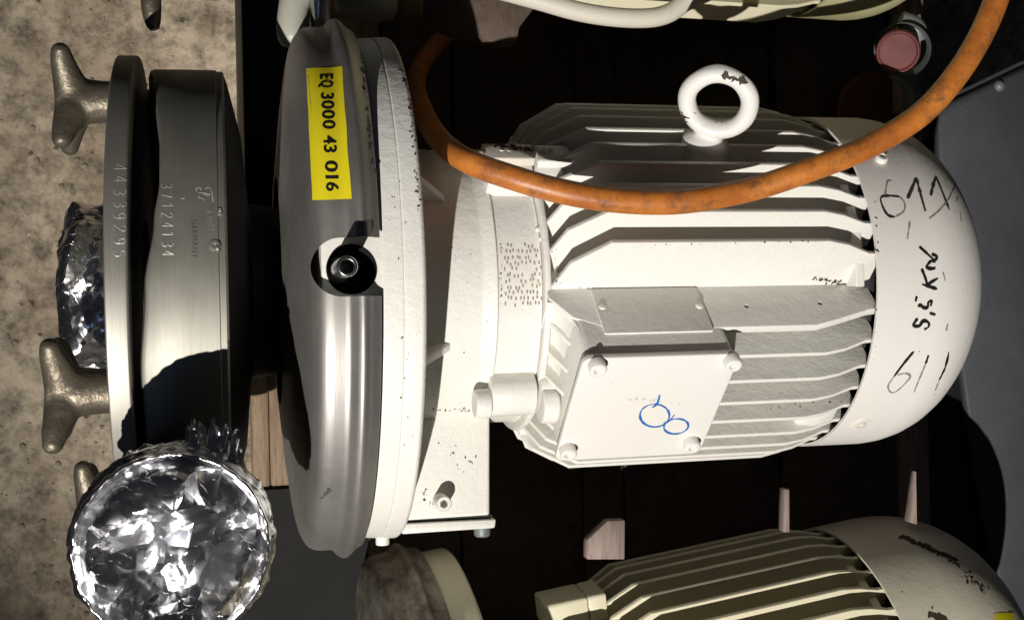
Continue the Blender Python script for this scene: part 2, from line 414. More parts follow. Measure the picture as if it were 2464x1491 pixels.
DIG = {'1': [[(.15, .75), (.55, 1), (.55, 0)]], '2': [[(.05, .8), (.3, 1), (.75, .95), (.8, .7), (.4, .35), (.05, 0), (.85, 0)]],
       '3': [[(.1, .95), (.5, 1), (.8, .8), (.7, .6), (.4, .52)], [(.4, .52), (.8, .4), (.8, .15), (.5, 0), (.1, .06)]],
       '4': [[(.65, 0), (.65, 1)], [(.65, 1), (.05, .3)], [(.05, .3), (.9, .3)]], '5': [[(.8, 1), (.2, 1)], [(.2, 1), (.15, .58)], [(.15, .58), (.5, .65), (.85, .45), (.8, .12), (.45, 0), (.1, .05)]],
       '7': [[(.1, 1), (.85, 1)], [(.85, 1), (.35, 0)]], '9': [[(.8, .7), (.7, .95), (.35, 1), (.12, .8), (.2, .55), (.5, .48), (.8, .65), (.8, .35), (.6, .05), (.2, 0)]]}
def stamp(name, s, trees, lo0, lo1, hi0, hi1, mat, parent, width=.0006, fill=.58):
    """punched numerals: strokes of a hand stamp, each numeral one piece"""
    lo0, lo1, hi0, hi1 = map(Vector, (lo0, lo1, hi0, hi1)); n = len(s)
    for i, ch in enumerate(s):
        o0 = Vector((random.uniform(-1, 1), random.uniform(-1, 1)))
        P = lambda x, y: tuple((lo0.lerp(lo1, (i+.5+(x-.5)*fill)/n)).lerp(hi0.lerp(hi1, (i+.5+(x-.5)*fill)/n), y)+o0)
        ink(name, trees, [[P(x, y) for x, y in st] for st in DIG[ch]], width, mat, parent, off=.0002)
CHIPM = plain('bare_rusty_metal', (.07, .045, .03), .7, var=.6, scale=200)
def chips(trees, zones, parent, mat=None, name='paint_chips'):
    """small irregular patches where the paint has come off"""
    vs = []; fs = []
    for u0, v0, u1, v1, wid, n, sz in zones:
        for _ in range(n):
            f = random.random(); g = random.gauss(0, .5)
            u = u0+(u1-u0)*f+g*wid; v = v0+(v1-v0)*f+random.gauss(0, .5)*wid*.4
            h = hit(trees, u, v)
            if not h: continue
            p, nn = h; a, x, y = frame(nn, (.3, 1, .2)); r = sz*random.uniform(.35, 1)**2*1.2; k = random.randint(6, 9); o = len(vs); st = random.uniform(.5, 1.6); ph = random.random()*6
            vs.append(p+nn*.00022)
            for j in range(k):
                t = 2*math.pi*j/k; q = r*random.uniform(.55, 1.15)
                vs.append(p+nn*.00016+x*q*math.cos(t+ph)*st+y*q*math.sin(t+ph)/st)
            fs += [(o, o+1+j, o+1+(j+1) % k) for j in range(k)]
    o = mesh(name, vs, fs, mat or CHIPM, parent); o['kind'] = 'stuff'; return o

# ------------------------------------------------------------ the setting
vs, fs = [], []
G = 60
floor = mesh('floor', [(-2.6+5.4*i/G, -2.6+5.2*j/G, -.60+.0012*noise.noise(Vector((i*.9, j*.9, 0)))) for j in range(G+1) for i in range(G+1)],
             [(j*(G+1)+i, j*(G+1)+i+1, (j+1)*(G+1)+i+1, (j+1)*(G+1)+i) for j in range(G) for i in range(G)], FLOOR)
tag(floor, kind='structure')

pal = empty('pallet', (.35, 0, -.60)); tag(pal, 'wooden pallet of planks under the pumps, mostly in deep shadow', 'pallet')
def plank(x0, x1, y0, y1, z0, z1, mat=WOOD, name='plank'):
    g = prism([(x0, y0), (x1, y0), (x1, y1), (x0, y1)], (0, 0, z0), Xd, (0, 1, 0), (0, 0, 1), z1-z0)
    o = mesh(name, [v-pal.location for v in g[0]], g[1], mat, pal); bev(o, .0015, 1); return o
for x0, x1, mt in ((.0185, .0335, WOOD), (.034, .135, WOOD), (.635, .668, PINKW)):
    plank(x0, x1, -.62, .62, -.212, -.19+random.uniform(-.001, .001), mt)
for x0, x1 in ((.137, .198), (.20, .3115), (.3125, .351), (.352, .504), (.5125, .63)): plank(x0, x1, -.62, .62, -.212, -.1905, BROWN)
plank(.672, .80, -.62, -.03, -.235, -.215, BLACK, 'bearer_and_shade_board')  # black board added in the shaded gap; the shade is put into its colour
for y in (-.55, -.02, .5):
    plank(.02, .66, y, y+.08, -.60, -.2125, BLACK, 'bearer_and_shade_board')

# ------------------------------------------------------------ motor builder (used for the three motors)
RF = .132; B0 = .074; E0 = .070; PITCH = .0178
XL = [(.198, -.040), (.203, -.030), (.212, -.014), (.236, 0), (.386, 0), (.402, -.003), (.4195, -.0092), (.429, -.0096)]
def fin_geo(c, kind, sgn, th=.0042, rf=RF, root=.03, xl=XL):
    tip = math.sqrt(max(rf*rf-c*c, .03**2))
    if tip < root+.01: return None
    prof = [(x, max(math.sqrt(max((rf+d)**2-c*c, .0009)), root+.004)) for x, d in xl]
    poly = [(xl[0][0], root)]+prof+[(xl[-1][0], root)]
    out = Bd if kind == 'B' else Ed; side = Ed if kind == 'B' else Bd
    vs = []; n = len(poly)
    for s in (-1, 1):
        for i, (x, q) in enumerate(poly):
            tt = th*.5*(1.15 if q <= root+.001 else .8)
            vs.append(Xd*x+out*(sgn*q)+side*(c+s*tt))
    fs = [tuple(range(n)), tuple(range(2*n-1, n-1, -1))]+[(i, i+n, (i+1) % n+n, (i+1) % n) for i in range(n)]
    return vs, fs
def dome_prof(R, x0, x1, t=.002):
    p = [(x0, R-t), (x0, R), (x0+.045, R*1.002)]
    L = x1-x0-.045
    for k in range(1, 13):
        a = math.pi/2*k/12; p.append((x0+.045+L*math.sin(a), R*(math.cos(a)**.80)))
    return p
def make_motor(root, M1, M2, mounting=True, cover_R=.126, cover_x=.4235, cover_end=.548, box_on=True):
    core = lathe('motor_housing', rnd([(.168, .05), (.168, .094), (.199, .094), (.199, .104), (.2035, .104), (.2035, .088), (.41, .088), (.418, .080), (.418, .05)], .002), M1, root, seg=72)
    cores = []
    # corner blocks between the four fin groups (b, e)
    blk = [prism([(.05, .02), (B0+.002, .02), (B0+.034, .02+.044), (B0+.034, E0), (.03, E0)], Xd*.206, Bd, Ed, Xd, .21)]
    blk = [prism([(.05, E0-.006), (.1115, E0-.006), (.1115, E0), (.05, E0)], Xd*.206, Bd, Ed, Xd, .21)] if box_on else []
    fins = []
    bl = [B0-PITCH*i for i in range(10)]; el = [E0-.0195-.018*i for i in range(8)]
    for c in bl:
        fins.append((c, 'E', 1))
    for c in el: fins.append((c, 'B', 1))
    for i in range(-3, 5): fins.append((i*.019, 'E', -1))
    for i in range(-4, 4): fins.append((i*.019, 'B', -1))
    for c, k, s in fins:
        g = fin_geo(c, k, s)
        if g:
            o = mesh('fin', *g, M1, core, ang=25); bev(o, .0009, 2, 25)
    # the flat pad beside the terminal box, a tapered plate with a lit outer edge
    tip = .1135
    poly = [(.200, .04), (.200, tip-.03), (.212, tip-.012), (.236, tip), (.376, tip), (.394, tip-.005), (.4195, .1005), (.428, .0995), (.428, .04)]
    g = prism(poly, Ed*(E0-.006), Xd, Bd, Ed, .006); pad = bev(mesh('pad', *g, M1, core), .0012, 2, 25)
    cut(pad, *[cyl_geo(plane(u, v, Ed, E0+.001), -Ed, .0017, .005, 12) for u, v in ((1797, 734), (1974, 727))])
    # thick wall closing the upper fin group
    # ears of the end shield at the four corners
    for d in (Ed, Bd, -Ed, -Bd):
        sd = d.cross(Xd)
        for x0, x1, r, h in ((.1665, .1975, .0145, .111), (.1995, .2180, .0150, .110)):
            poly = [(-r*.9, .07), (r*.9, .07), (r, h-.006)]+[(r*math.cos(a), h-.006+r*.75*math.sin(a)) for a in np.linspace(.3, math.pi-.3, 7)]+[(-r, h-.006)]
            o = mesh('ear', *prism(poly, Xd*x0, sd, d, Xd, x1-x0), M1, core); bev(o, .0025, 2, 25)
    lathe('end_flange', rnd([(.4125, .08), (.4125, .1170), (.4190, .1170), (.4190, .08)], .001), M1, core, seg=40, a0=math.radians(-84), a1=math.radians(3))
    # fan cover
    p = dome_prof(cover_R, cover_x, cover_end)
    fc = lathe('fan_cover', p+[(cover_end-.004, .001)], M2, root, seg=96, ang=60)
    inner = lathe('cover_edge', [(cover_x, cover_R-.0018), (cover_x+.03, cover_R-.0022)], BLACK, fc, seg=96)
    back = lathe('end_shield', rnd([(.414, .0), (.414, .102), (.43, .107), (.442, .107), (.442, 0)], .003), BLACK, core, seg=64)
    return core, fc

# ------------------------------------------------------------ MAIN PUMP
root = empty('motor_pump', (.12, 0, -.19)); off = Matrix.Translation(-root.location)
main = tag(root, 'cream white motor pump with stainless shroud, yellow number label and handwritten 611 5,5 KW', 'pump', 'motor pumps lying side by side')
R0 = empty('pivot'); # temporary origin, replaced below
core, fc = make_motor(R0, WHITE, WHITE2)
bpy.context.view_layer.update()

# terminal box
b1, eb0, eb1 = .1325, -.026, E0-.0005
tb_vs = []; X0, X1 = .2125, .3115
bx = prism(rrect(X0, eb0, X1, eb1, .005), Bd*.070, Xd, Ed, Bd, b1-.070)
tbox = mesh('terminal_box', *bx, WHITE, R0)
bev(tbox, .0015, 2, 40)
# the swept foot that blends the box into the end shield
vs = []; fs = []; n = 9
for j in range(n+1):
    a = math.pi/2*j/n; xx = X0+.002-.016*(1-math.sin(a)); bb = .086+.034*(1-math.cos(a))
    for e in (eb0+.004, eb1-.0012): vs.append(Xd*xx+Bd*bb+Ed*e)
for e in (eb0+.004, eb1-.0012): vs.append(Xd*(X0+.003)+Bd*.086+Ed*e)
for j in range(n): fs.append((2*j, 2*j+1, 2*j+3, 2*j+2))
m = 2*(n+1)
fs += [tuple([2*j for j in range(n+1)]+[m]), tuple([2*j+1 for j in range(n+1)]+[m+1])]
mesh('fillet', vs, fs, WHITE, tbox)
gk = mesh('gasket', *prism(rrect(X0+.0005, eb0+.0005, X1-.0005, eb1-.0005, .005), Bd*b1, Xd, Ed, Bd, .0012), BLACK, tbox)
cov = mesh('box_cover', *prism(rrect(X0-.0025, eb0-.003, X1+.002, eb1+.0015, .006), Bd*(b1+.0012), Xd, Ed, Bd, .0045), WHITE2, tbox); bev(cov, .0012, 3)
COVB = b1+.0057
for u, v in ((1440, 893), (1766, 882), (1369, 1096), (1667, 1079)):
    p = plane(u, v, Bd, COVB+.0065)-Bd*.0066
    o = mesh('screw', *capscrew_geo(p, Bd, .0056, .0068), WHITE, tbox); bev(o, .0004, 1, 60)
# name plate on the grey flank
q = [plane(u, v, Ed, E0+.0006) for u, v in ((1423, 697), (1678, 690), (1712, 797), (1452, 802))]
xa = (q[0].x+q[3].x)/2; xb = (q[1].x+q[2].x)/2; bb0 = (q[0]@Bd+q[1]@Bd)/2 if False else (q[0].dot(Bd)+q[1].dot(Bd))/2; bb1 = (q[2].dot(Bd)+q[3].dot(Bd))/2
npl = mesh('nameplate', *prism(rrect(xa, bb0, xb, bb1, .0012), Ed*(E0-.0004), Xd, Bd, Ed, .0014), WHITE, tbox); bev(npl, .0004, 2)
for u, v in ((1449, 738), (1682, 736)):
    p = plane(u, v, Ed, E0+.001)
    mesh('rivet', *lathe_geo([(0, .0027), (.0009, .0022), (.0013, .001), (.0013, 0)], 16, p, Ed), WHITE, tbox)

# eye bolt
eb = plane(1697, 346, Ed, .130); EX = eb.x; ebb = eb.dot(Bd)
ey = lambda q: Xd*EX+Ed*q+Bd*ebb
seat = lathe_geo(rnd([(0, 0), (0, .0165), (.024, .0165), (.027, .0145), (.031, .0085), (.034, 0)], .0015), 40, ey(.107), Ed)
cen = plane(1728, 246, Bd, ebb)
tor = []; tf = []; RT, rt = .0205, .0060; nrm = (Xd*-.42+Bd*.85).normalized(); a_, x_, y_ = nrm, Ed.copy(), nrm.cross(Ed)
for i in range(48):
    t = 2*math.pi*i/48; dr = x_*math.cos(t)+y_*math.sin(t); q = 1+.28*max(0, -math.cos(t))**2
    for k in range(20): s = 2*math.pi*k/20; w9 = rt*(1+.16*noise.noise(Vector((math.cos(t)*1.5, math.sin(t)*1.5, k*.12)))); tor.append(cen+dr*(RT+w9*math.cos(s))+a_*w9*q*math.sin(s))
for i in range(48):
    for k in range(20): tf.append((i*20+k, ((i+1) % 48)*20+k, ((i+1) % 48)*20+(k+1) % 20, i*20+(k+1) % 20))
eye = blob('lifting_eye', [seat, (tor, tf)], paint('chipped_white', (.78, .77, .74), spots=.6, chips=.9, dirt=(.08, .05, .035)), R0, .0011)

# end shield details: raised dots, seam, bracket
brk = lathe('bearing_bracket', rnd([(.100, .04), (.100, .112), (.112, .1005), (.128, .0985), (.160, .0965), (.1665, .0990), (.169, .1000), (.1695, .0975), (.197, .0975), (.1985, .0985), (.1985, .05)], .0015), WHITE, R0, seg=96)
for ang in (-24, 35, 96, 156, 216, 276):
    a = math.radians(ang); rd = Vector((0, math.sin(a), math.cos(a))); sd = rd.cross(Xd)
    g = prism([(.100, .09), (.100, .137), (.104, .137), (.139, .0985), (.139, .09)], sd*-.003, Xd, rd, sd, .006)
    o = mesh('rib', *g, WHITE, brk); bev(o, .0018, 3, 30)
# ribs/lips of the bracket casting, knurled dimples
vs = []; fs = []
TB = [bvh(brk)]
rows = []
for r in range(11):
    for c in range(11):
        if random.random() < .16: continue
        u = 1212+c*9.8+random.uniform(-2.6, 2.6)+r*.6+(r % 2)*4; v = 592+r*14.0+random.uniform(-3.5, 3.5)-c*.3
        h = hit(TB, u, v)
        if not h: continue
        g = lathe_geo([(0, .0011), (.0004, .0007), (.0005, 0)], 7, (0, 0, 0), (0, 0, 1))
        M = Matrix((Xd*.62, (h[1].cross(Xd)).normalized()*1.35, h[1])).transposed()
        o0 = len(vs); vs += [h[0]+M@Vector(p) for p in g[0]]; fs += [tuple(i+o0 for i in f) for f in g[1]]
dim = mesh('dimple_field', vs, fs, plain('rusty_dimples', (.47, .38, .29), .6, var=.5, scale=60), brk); dim['kind'] = 'stuff'
for u, v in ((1294, 551), (1299, 575), (1331, 538), (1331, 560)):
    h = hit([bvh(core), TB[0]], u, v)
    if h: mesh('raised_dot', *lathe_geo([(-.0005, .0019), (.0008, .0014), (.0012, 0)], 12, h[0], h[1]), WHITE, brk)
# clamp lug with bolts across the upper ear
sdB = Bd
up_ = [Xd*.168+Ed*.115, Xd*.198+Ed*.115]
lug = mesh('clamp_lug', *prism(rrect(-.010, 0, .006, .0065, .0012), Xd*.1645+Ed*.1145, Bd, Ed, Xd, .0335), RUSTY, core); bev(lug, .001, 2)
mesh('stud', *cyl_geo(Xd*.1545+Ed*.118-Bd*.001, Xd, .0035, .011, 16), RUSTY, core)
lug2 = mesh('clamp_lug', *prism(rrect(-.011, 0, .007, .0065, .002), Xd*.2000+Ed*.1135, Bd, Ed, Xd, .0235), WHITE, core); bev(lug2, .0015, 2)
for x, bb in ((.177, -.003), (.182, -.003), (.206, -.004), (.2105, -.004)):
    mesh('raised_dot', *lathe_geo([(-.0005, .0017), (.0008, .0012), (.0012, 0)], 12, Xd*x+Ed*.1212+Bd*bb, Ed), WHITE, core)
# lower ear bolt head and nut
mesh('bolt_head', *lathe_geo(rnd([(0, 0), (0, .0092), (.0105, .0098), (.0105, 0)], .0015), 24, Xd*.1562+Bd*.110, Xd), WHITE, core)
mesh('nut', *lathe_geo(rnd([(0, 0), (0, .0125), (.010, .0125), (.012, .010), (.012, 0)], .002), 24, Xd*.2+Bd*.113, Xd), WHITE, core)
# lug at the fan end, lower side
o = mesh('cover_lug', *prism([(.386, .095), (.386, .125), (.400, .128), (.417, .124), (.417, .095)], Bd*0+Ed*-.020, Xd, Bd, Ed, .016), WHITE, core); bev(o, .004, 3)
# fan cover screws
for u, v, rr in ((2070, 1020, .0042), (2118, 385, .0045)):
    h = hit([bvh(fc)], u, v)
    if h:
        mesh('screw', *capscrew_geo(h[0]-h[1]*.0005, h[1], rr, .0045 if v < 500 else .002), WHITE if v < 500 else RUSTY, fc)
        if v > 500: mesh('washer', *lathe_geo([(0, .0075), (.0008, .007), (.0008, 0)], 20, h[0]-h[1]*.0002, h[1]), WHITE2, fc)

# adapter ring (white) behind the shroud
RING = .173
ring = lathe('adapter_ring', rnd([(.052, .06), (.052, .168), (.0855, .1715), (.0865, .1718), (.0972, RING-.0002), (.0978, RING-.001), (.0984, RING), (.1085, RING+.0005), (.1105, RING-.0015), (.1108, RING-.010), (.103, RING-.012), (.101, .100), (.101, .06)], .0012), WHITE, R0, seg=160)
PX, PY = .0628, .0075                      # centre of the threaded pin
PX = plane(842, 645, (0, 0, 1), .172).x; PXT = plane(836, 644, (0, 0, 1), .210).x; PY = plane(842, 645, (0, 0, 1), .172).y
cut(ring, cyl_geo((PX+.0012, PY-.0005, .120), (0, 0, 1), .0142, .08, 48))
lathe('socket', [(.0, .0), (.0, .0141), (.049, .0141)], BLACK, ring, seg=48, origin=(PX+.0012, PY-.0005, .1205), axis=(0, 0, 1))
pin = lathe('threaded_pin', rnd([(0, .0075), (.030, .0075), (.0305, .0056), (.081, .0056), (.082, .0050), (.082, .0036), (.03, .0034), (.03, 0)], .0004), BRIGHT, R0, seg=40, origin=(PXT, PY-.0005, .128), axis=(0, 0, 1))

# stainless shroud
sp = [(.0345, .080), (.0395, .130), (.0435, .158), (.0462, .1690), (.0505, .1762), (.0560, .1785), (.0645, .1785), (.0670, .1792), (.0708, .1835), (.0735, .1848), (.0762, .1836), (.0800, .1795), (.0838, .1775)]
sp = rnd(sp, .004, 3)
outer = sp; inn = [(x+.0004, r-.0016) for x, r in sp][::-1]
sg = lathe_geo(outer+inn+[outer[0]], seg=192)
shroud = mesh('shroud', *sg, STEEL, R0)
bm = bmesh.new(); bm.from_mesh(shroud.data); bmesh.ops.remove_doubles(bm, verts=bm.verts, dist=1e-7); bmesh.ops.recalc_face_normals(bm, faces=bm.faces); bm.to_mesh(shroud.data); bm.free()
c0x = plane(822, 642, (0, 0, 1), .178).x; cr = .0163; c0y = plane(822, 642, (0, 0, 1), .178).y
poly = [(c0x+cr*math.cos(a), c0y+cr*math.sin(a)) for a in np.linspace(math.pi/2, 3*math.pi/2, 24)]+[(.10, c0y-cr), (.10, c0y+cr)]
cut(shroud, prism(poly, (0, 0, .15), Xd, (0, 1, 0), (0, 0, 1), .06), ang=28)
# grime scuffs along the ridge come from the material; label on the shroud
bpy.context.view_layer.update()
TS = [bvh(shroud)]
lab = patch('number_label', TS, [(737, 166), (823, 161), (846, 478), (752, 483)], YEL, R0, off=.0002)
bpy.context.view_layer.update()
sl = [(553, 588), (599, 650), (690, 735), (745, 806), (814, 878), (888, 952), (1000, 1060), (1069, 1124), (1183, 1266), (1289, 1314), (1340, 1406)]
sl = [((p-553)/853, (q-553)/853) for p, q in sl]
letters('printed_character', 'EQ300043016', [bvh(lab)], sl, (769, 181), (785, 461), (800, 181), (816, 461), PRINT, lab, off=.00034, bold=.022)

# rear hub between casing and shroud
lathe('backplate', rnd([(.0015, .0), (.0015, .1455), (.0035, .140), (.012, .105), (.0160, .060), (.052, .055), (.052, 0)], .002), BLACK, R0, seg=96)

# pump casing: the left edge wanders with the angle, following the volute
def casing_left(t):
    y = math.degrees(t)      # 0 towards the camera, + towards the lifting eye
    key = [(-180, -.038), (-120, -.040), (-70, -.044), (-45, -.0475), (-20, -.0475), (0, -.0440), (15, -.0385), (25, -.0355), (35, -.0355), (50, -.0385), (62, -.0420), (75, -.0455), (110, -.043), (180, -.038)]
    for (a, p), (b, q) in zip(key, key[1:]):
        if a <= y <= b:
            f = (y-a)/(b-a); f = f*f*(3-2*f); return p+(q-p)*f
    return -.04
cp = [(-.0475, .09), (-.0475, .120), (-.0475, .1425), (-.0465, .1465), (-.0440, .1478), (-.020, .1482), (-.0035, .1482), (-.0030, .1474), (.0003, .1474), (.0016, .1462), (.0016, .09)]
def cfn(s, r, t, j):
    # frame(): angle from +Z; y axis = X x Z = -Y
    tt = -t if t <= math.pi else 2*math.pi-t
    if s < -.02: s = s+(casing_left(tt)+.0475)
    r = r+.0006*math.sin(tt*2.0)
    return s, r
casing = lathe('pump_casing', cp, CAST, R0, seg=240, fn=cfn)
# weld seam and dents along the rear lip
TC = [bvh(casing)]
for u, v, r in ((528, 512, .0022), (516, 590, .0038), (527, 597, .0026), (529, 505, .0014)):
    h = hit(TC, u, v)
    if h: mesh('weld_bead', *lathe_geo([(-.0004, r), (.0006, r*.8), (.0009, r*.4), (.0003, 0)], 18, h[0], h[1]), CAST, casing)
es = lambda n, f: [((i+.5-f/2)/n, (i+.5+f/2)/n) for i in range(n)]
stamp('stamped_digit', '37124134', TC, (388, 436), (392, 622), (414, 436), (419, 622), ENGR, casing)
print_text('stamped_word', 'GERMANY', TC, (461, 530), (462, 620), (474, 530), (476, 620), ENGRD, casing, off=.0002, bold=-.02, space=1.25)
print_text('stamped_word', 'R MITT', TC, (495, 508), (499, 556), (509, 508), (514, 556), ENGR, casing, off=.0002, bold=-.02, space=1.1)
ka = lambda pts: [(351.7+x*.1573, 390.8+y*.1573) for x, y in pts]
ink('maker_emblem', TC, [ka(p) for p in ([(775, 445), (768, 405), (800, 385), (835, 400), (835, 425)], [(905, 420), (930, 385), (980, 390), (1005, 450), (1012, 530), (1025, 610)], [(800, 468), (880, 465), (975, 492), (930, 500), (870, 480)], [(800, 520), (830, 545), (880, 560), (900, 590)], [(535, 570), (555, 550), (590, 555)])], .0008, ENGR, casing, off=.0002)

# front cover plate and its stamped number
front = lathe('front_cover', rnd([(-.066, .045), (-.0665, .110), (-.0645, .1545), (-.0640, .1562), (-.0525, .1565), (-.0515, .1555), (-.0515, .05)], .0008), RIM, R0, seg=200)
lathe('clamp_gap', [(-.0515, .135), (-.045, .135)], BLACK, front, seg=96)
TF = [bvh(front)]
stamp('stamped_digit', '44339295', TF, (275, 388), (274, 624), (305, 388), (302, 624), ENGR, front)

# star nuts on the studs
def star_nut(ang, rot=0., rad=.1290):
    a = math.radians(ang); c = Vector((0, math.sin(a), math.cos(a)))*rad
    gs = [lathe_geo([(0, 0), (0, .0128), (.012, .0132), (.022, .0142), (.032, .0135), (.040, .0115), (.0415, 0)], 28, c+Xd*-.060, (-1, 0, 0))]
    for k in range(4):
        t = math.radians((58, 128, 232, 302)[k]+rot); d = Vector((0, math.sin(t), math.cos(t)))
        pts = [c+Xd*(-.0900)+d*.002, c+Xd*(-.0915)+d*.012, c+Xd*(-.0935)+d*.020, c+Xd*(-.0950)+d*.028, c+Xd*(-.0955)+d*.0345, c+Xd*(-.0955)+d*.0370]
        gs.append(tube_geo(pts, [.0115, .0102, .0084, .0070, .0054, .0030], 14))
    return gs
for ang, rot, rad in ((68, 2, .129), (-27, -3, .129), (-97, 6, .147), (165, 0, .129)):
    nut = blob('star_nut', star_nut(ang, rot, rad), BRONZE, R0, .0014)
# discharge neck in steel rising from the casing
dc = Vector(pz(414, 1322, .216))
neck = lathe('discharge_neck', rnd([(-.24, .041), (0.0, .041), (.0, .043), (.003, .046), (.0045, .046), (.0045, .03)], .002), CAST, R0, seg=64, origin=(dc.x, dc.y, .201), axis=(0, 0, 1))
suc = lathe('suction_neck', rnd([(-.096, .048), (-.06, .048)], .001), CAST, R0, seg=64)

# foot of the bracket
FT = .040
a, b_, c = pz(1012, 1020, FT), pz(1184, 1020, FT), pz(1176, 1245, FT)
foot = mesh('foot', *prism([(.110, -.060), (b_.x-.001, -.060), (b_.x-.003, -.158), (.110, -.158)], (0, 0, -.06), Xd, (0, 1, 0), (0, 0, 1), FT+.06), WHITE, R0); bev(foot, .0025, 3)
fp = mesh('foot_plate', *prism([(.112, -.1665), (.1765, -.1665), (.1775, -.1605), (.112, -.1595)], (0, 0, -.06), Xd, (0, 1, 0), (0, 0, 1), FT+.0625), WHITE, foot); bev(fp, .0016, 2)
mesh('seam_shim', *box(.112, .1752, -.1597, -.1578, -.058, FT-.0008), BLACK, foot)
p = pz(1068, 1212, FT+.014)
mesh('screw', *capscrew_geo(Vector((p.x, p.y, FT-.001)), (0, 0, 1), .0056, .015), WHITE, foot)
mesh('foot_stud', *lathe_geo(rnd([(0, .0), (0, .0047), (.009, .0047), (.009, 0)], .001), 20, Vector((.1005, -.166, .030)), (0, -1, 0)), WHITE, foot)
mesh('foot_pad', *lathe_geo(rnd([(0, .0), (0, .0062), (.009, .0055), (.009, 0)], .002), 20, Vector((.170, -.165, .030)), (0, -1, 0)), GREY, foot)

# pen marks
bpy.context.view_layer.update()
TFC = [bvh(fc)]
k4 = lambda pts: [(2071.3+x*.3929, 390.8+y*.3929) for x, y in pts]
dark = [[(355, 515), (400, 555), (450, 605), (425, 605), (400, 640), (430, 650), (455, 645)], [(455, 600), (462, 575), (430, 560)],
        [(370, 650), (395, 715), (405, 760)], [(372, 745), (465, 775)], [(470, 708), (425, 735), (398, 760)],
        [(340, 818), (332, 852)], [(350, 885), (360, 870), (382, 888), (405, 885), (412, 855), (430, 850), (425, 880)], [(418, 920), (455, 932)],
        [(345, 952), (320, 995), (355, 1000), (378, 970), (410, 978), (412, 1005), (385, 1022)],
        [(322, 1155), (260, 1230), (200, 1310)], [(412, 1178), (395, 1230)], [(537, 1158), (515, 1250), (478, 1330)]]
ink('handwriting_kilowatts', TFC, [k4(s) for s in dark[:9]], .0025, INK, fc)
ink('handwriting_number', TFC, [k4(s) for s in dark[9:]], .0025, INK, fc)
faded = [[(200, 1310), (165, 1365), (180, 1405), (215, 1400), (270, 1350), (300, 1310), (275, 1290), (220, 1300)], [(395, 1230), (345, 1350), (323, 1405)], [(478, 1330), (453, 1395)],
         [(185, 112), (160, 120), (145, 205)], [(235, 210), (265, 250), (260, 300), (205, 335)], [(580, 95), (575, 140), (530, 230), (470, 300), (415, 345)], [(298, 360), (282, 470)], [(500, 670), (515, 725)], [(530, 985), (520, 1030)],
         [(605, 300), (612, 365)], [(590, 215), (580, 240)]]
for s in faded: ink('faded_pen_stroke', TFC, [k4(s)], .0015, INKF, fc)
upper = [[(235, 210), (160, 205), (122, 215), (125, 255), (160, 320), (205, 335)], [(283, 222), (310, 160), (337, 95)], [(337, 95), (362, 190), (393, 300)], [(425, 205), (440, 140), (458, 88)], [(458, 88), (500, 190), (540, 295)]]
ink('handwriting_number', TFC, [k4(s) for s in upper], .0025, plain('worn_marker_ink', (.05, .042, .04), .6, nz=.00005, scale=500, var=.7), fc)
k3 = lambda pts: [(1123.6+x*.3602, 635+y*.3602) for x, y in pts]
circ = lambda cx, cy, rx, ry, a0, a1, n=16, rot=0: [(cx+rx*math.cos(math.radians(a0+(a1-a0)*i/n))*math.cos(rot)-ry*math.sin(math.radians(a0+(a1-a0)*i/n))*math.sin(rot), cy+rx*math.cos(math.radians(a0+(a1-a0)*i/n))*math.sin(rot)+ry*math.sin(math.radians(a0+(a1-a0)*i/n))*math.cos(rot)) for i in range(n+1)]
ink('blue_scribble', [bvh(cov)], [k3(s) for s in ([(1285, 872), (1278, 905), (1262, 940), (1235, 955)], circ(1252, 1010, 98, 76, -95, 262), [(1385, 1003), (1350, 1045), (1312, 1062)], circ(1395, 1082, 82, 50, 205, -150, 16, -.1))], .0016, BLUE, tbox)

chips([bvh(ring)], [(958, 110, 992, 260, 7, 70, .0016), (985, 250, 1010, 520, 5, 40, .0009), (915, 150, 940, 190, 12, 8, .0008), (940, 300, 990, 1200, 40, 26, .0006)], ring)
chips([bvh(brk), bvh(foot)], [(1040, 985, 1150, 985, 12, 34, .0010), (1020, 1180, 1050, 1225, 16, 22, .0010), (1080, 1050, 1150, 1160, 40, 26, .0008), (1080, 560, 1180, 900, 50, 18, .0006), (1205, 585, 1206, 740, 3, 24, .0007)], brk)
wall = [bvh(q) for q in core.children if q.name.startswith('fin') or q.name.startswith('pad')]
chips(wall, [(1960, 668, 2072, 690, 16, 70, .0015), (1360, 690, 1500, 697, 6, 14, .0007), (1500, 590, 2000, 580, 5, 22, .0007), (1850, 980, 2040, 960, 22, 14, .0008), (1330, 585, 1345, 690, 10, 18, .0008)], core)
chips([bvh(fc)], [(2240, 330, 2330, 430, 12, 60, .0016), (2110, 470, 2100, 900, 9, 26, .0009), (2200, 760, 2300, 1000, 40, 10, .0006), (2090, 620, 2102, 720, 5, 16, .0012)], fc)
chips([bvh(lug)], [(1190, 345, 1295, 365, 12, 120, .0016)], core, plain('rust_patch', (.16, .06, .03), .8, var=.6, scale=300), 'rust_patches')
chips([bvh(eye)], [(1740, 182, 1790, 196, 6, 34, .0022), (1640, 270, 1650, 310, 6, 26, .0018), (1690, 200, 1740, 330, 30, 24, .0008)], eye)
chips([bvh(cov)], [(1500, 958, 1580, 962, 12, 20, .0007), (1400, 905, 1740, 1000, 60, 8, .0005)], tbox, plain('light_smudge', (.45, .42, .37), .6))
chips([bvh(shroud)], [(868, 120, 882, 250, 4, 46, .0013), (882, 250, 897, 420, 4, 50, .0013), (770, 1200, 800, 1170, 5, 22, .0010)], shroud, plain('shroud_grime', (.06, .055, .05), .7))

# move everything of the main pump under its empty
for o in list(R0.children): o.parent = root; o.location = -root.location
bpy.data.objects.remove(R0)

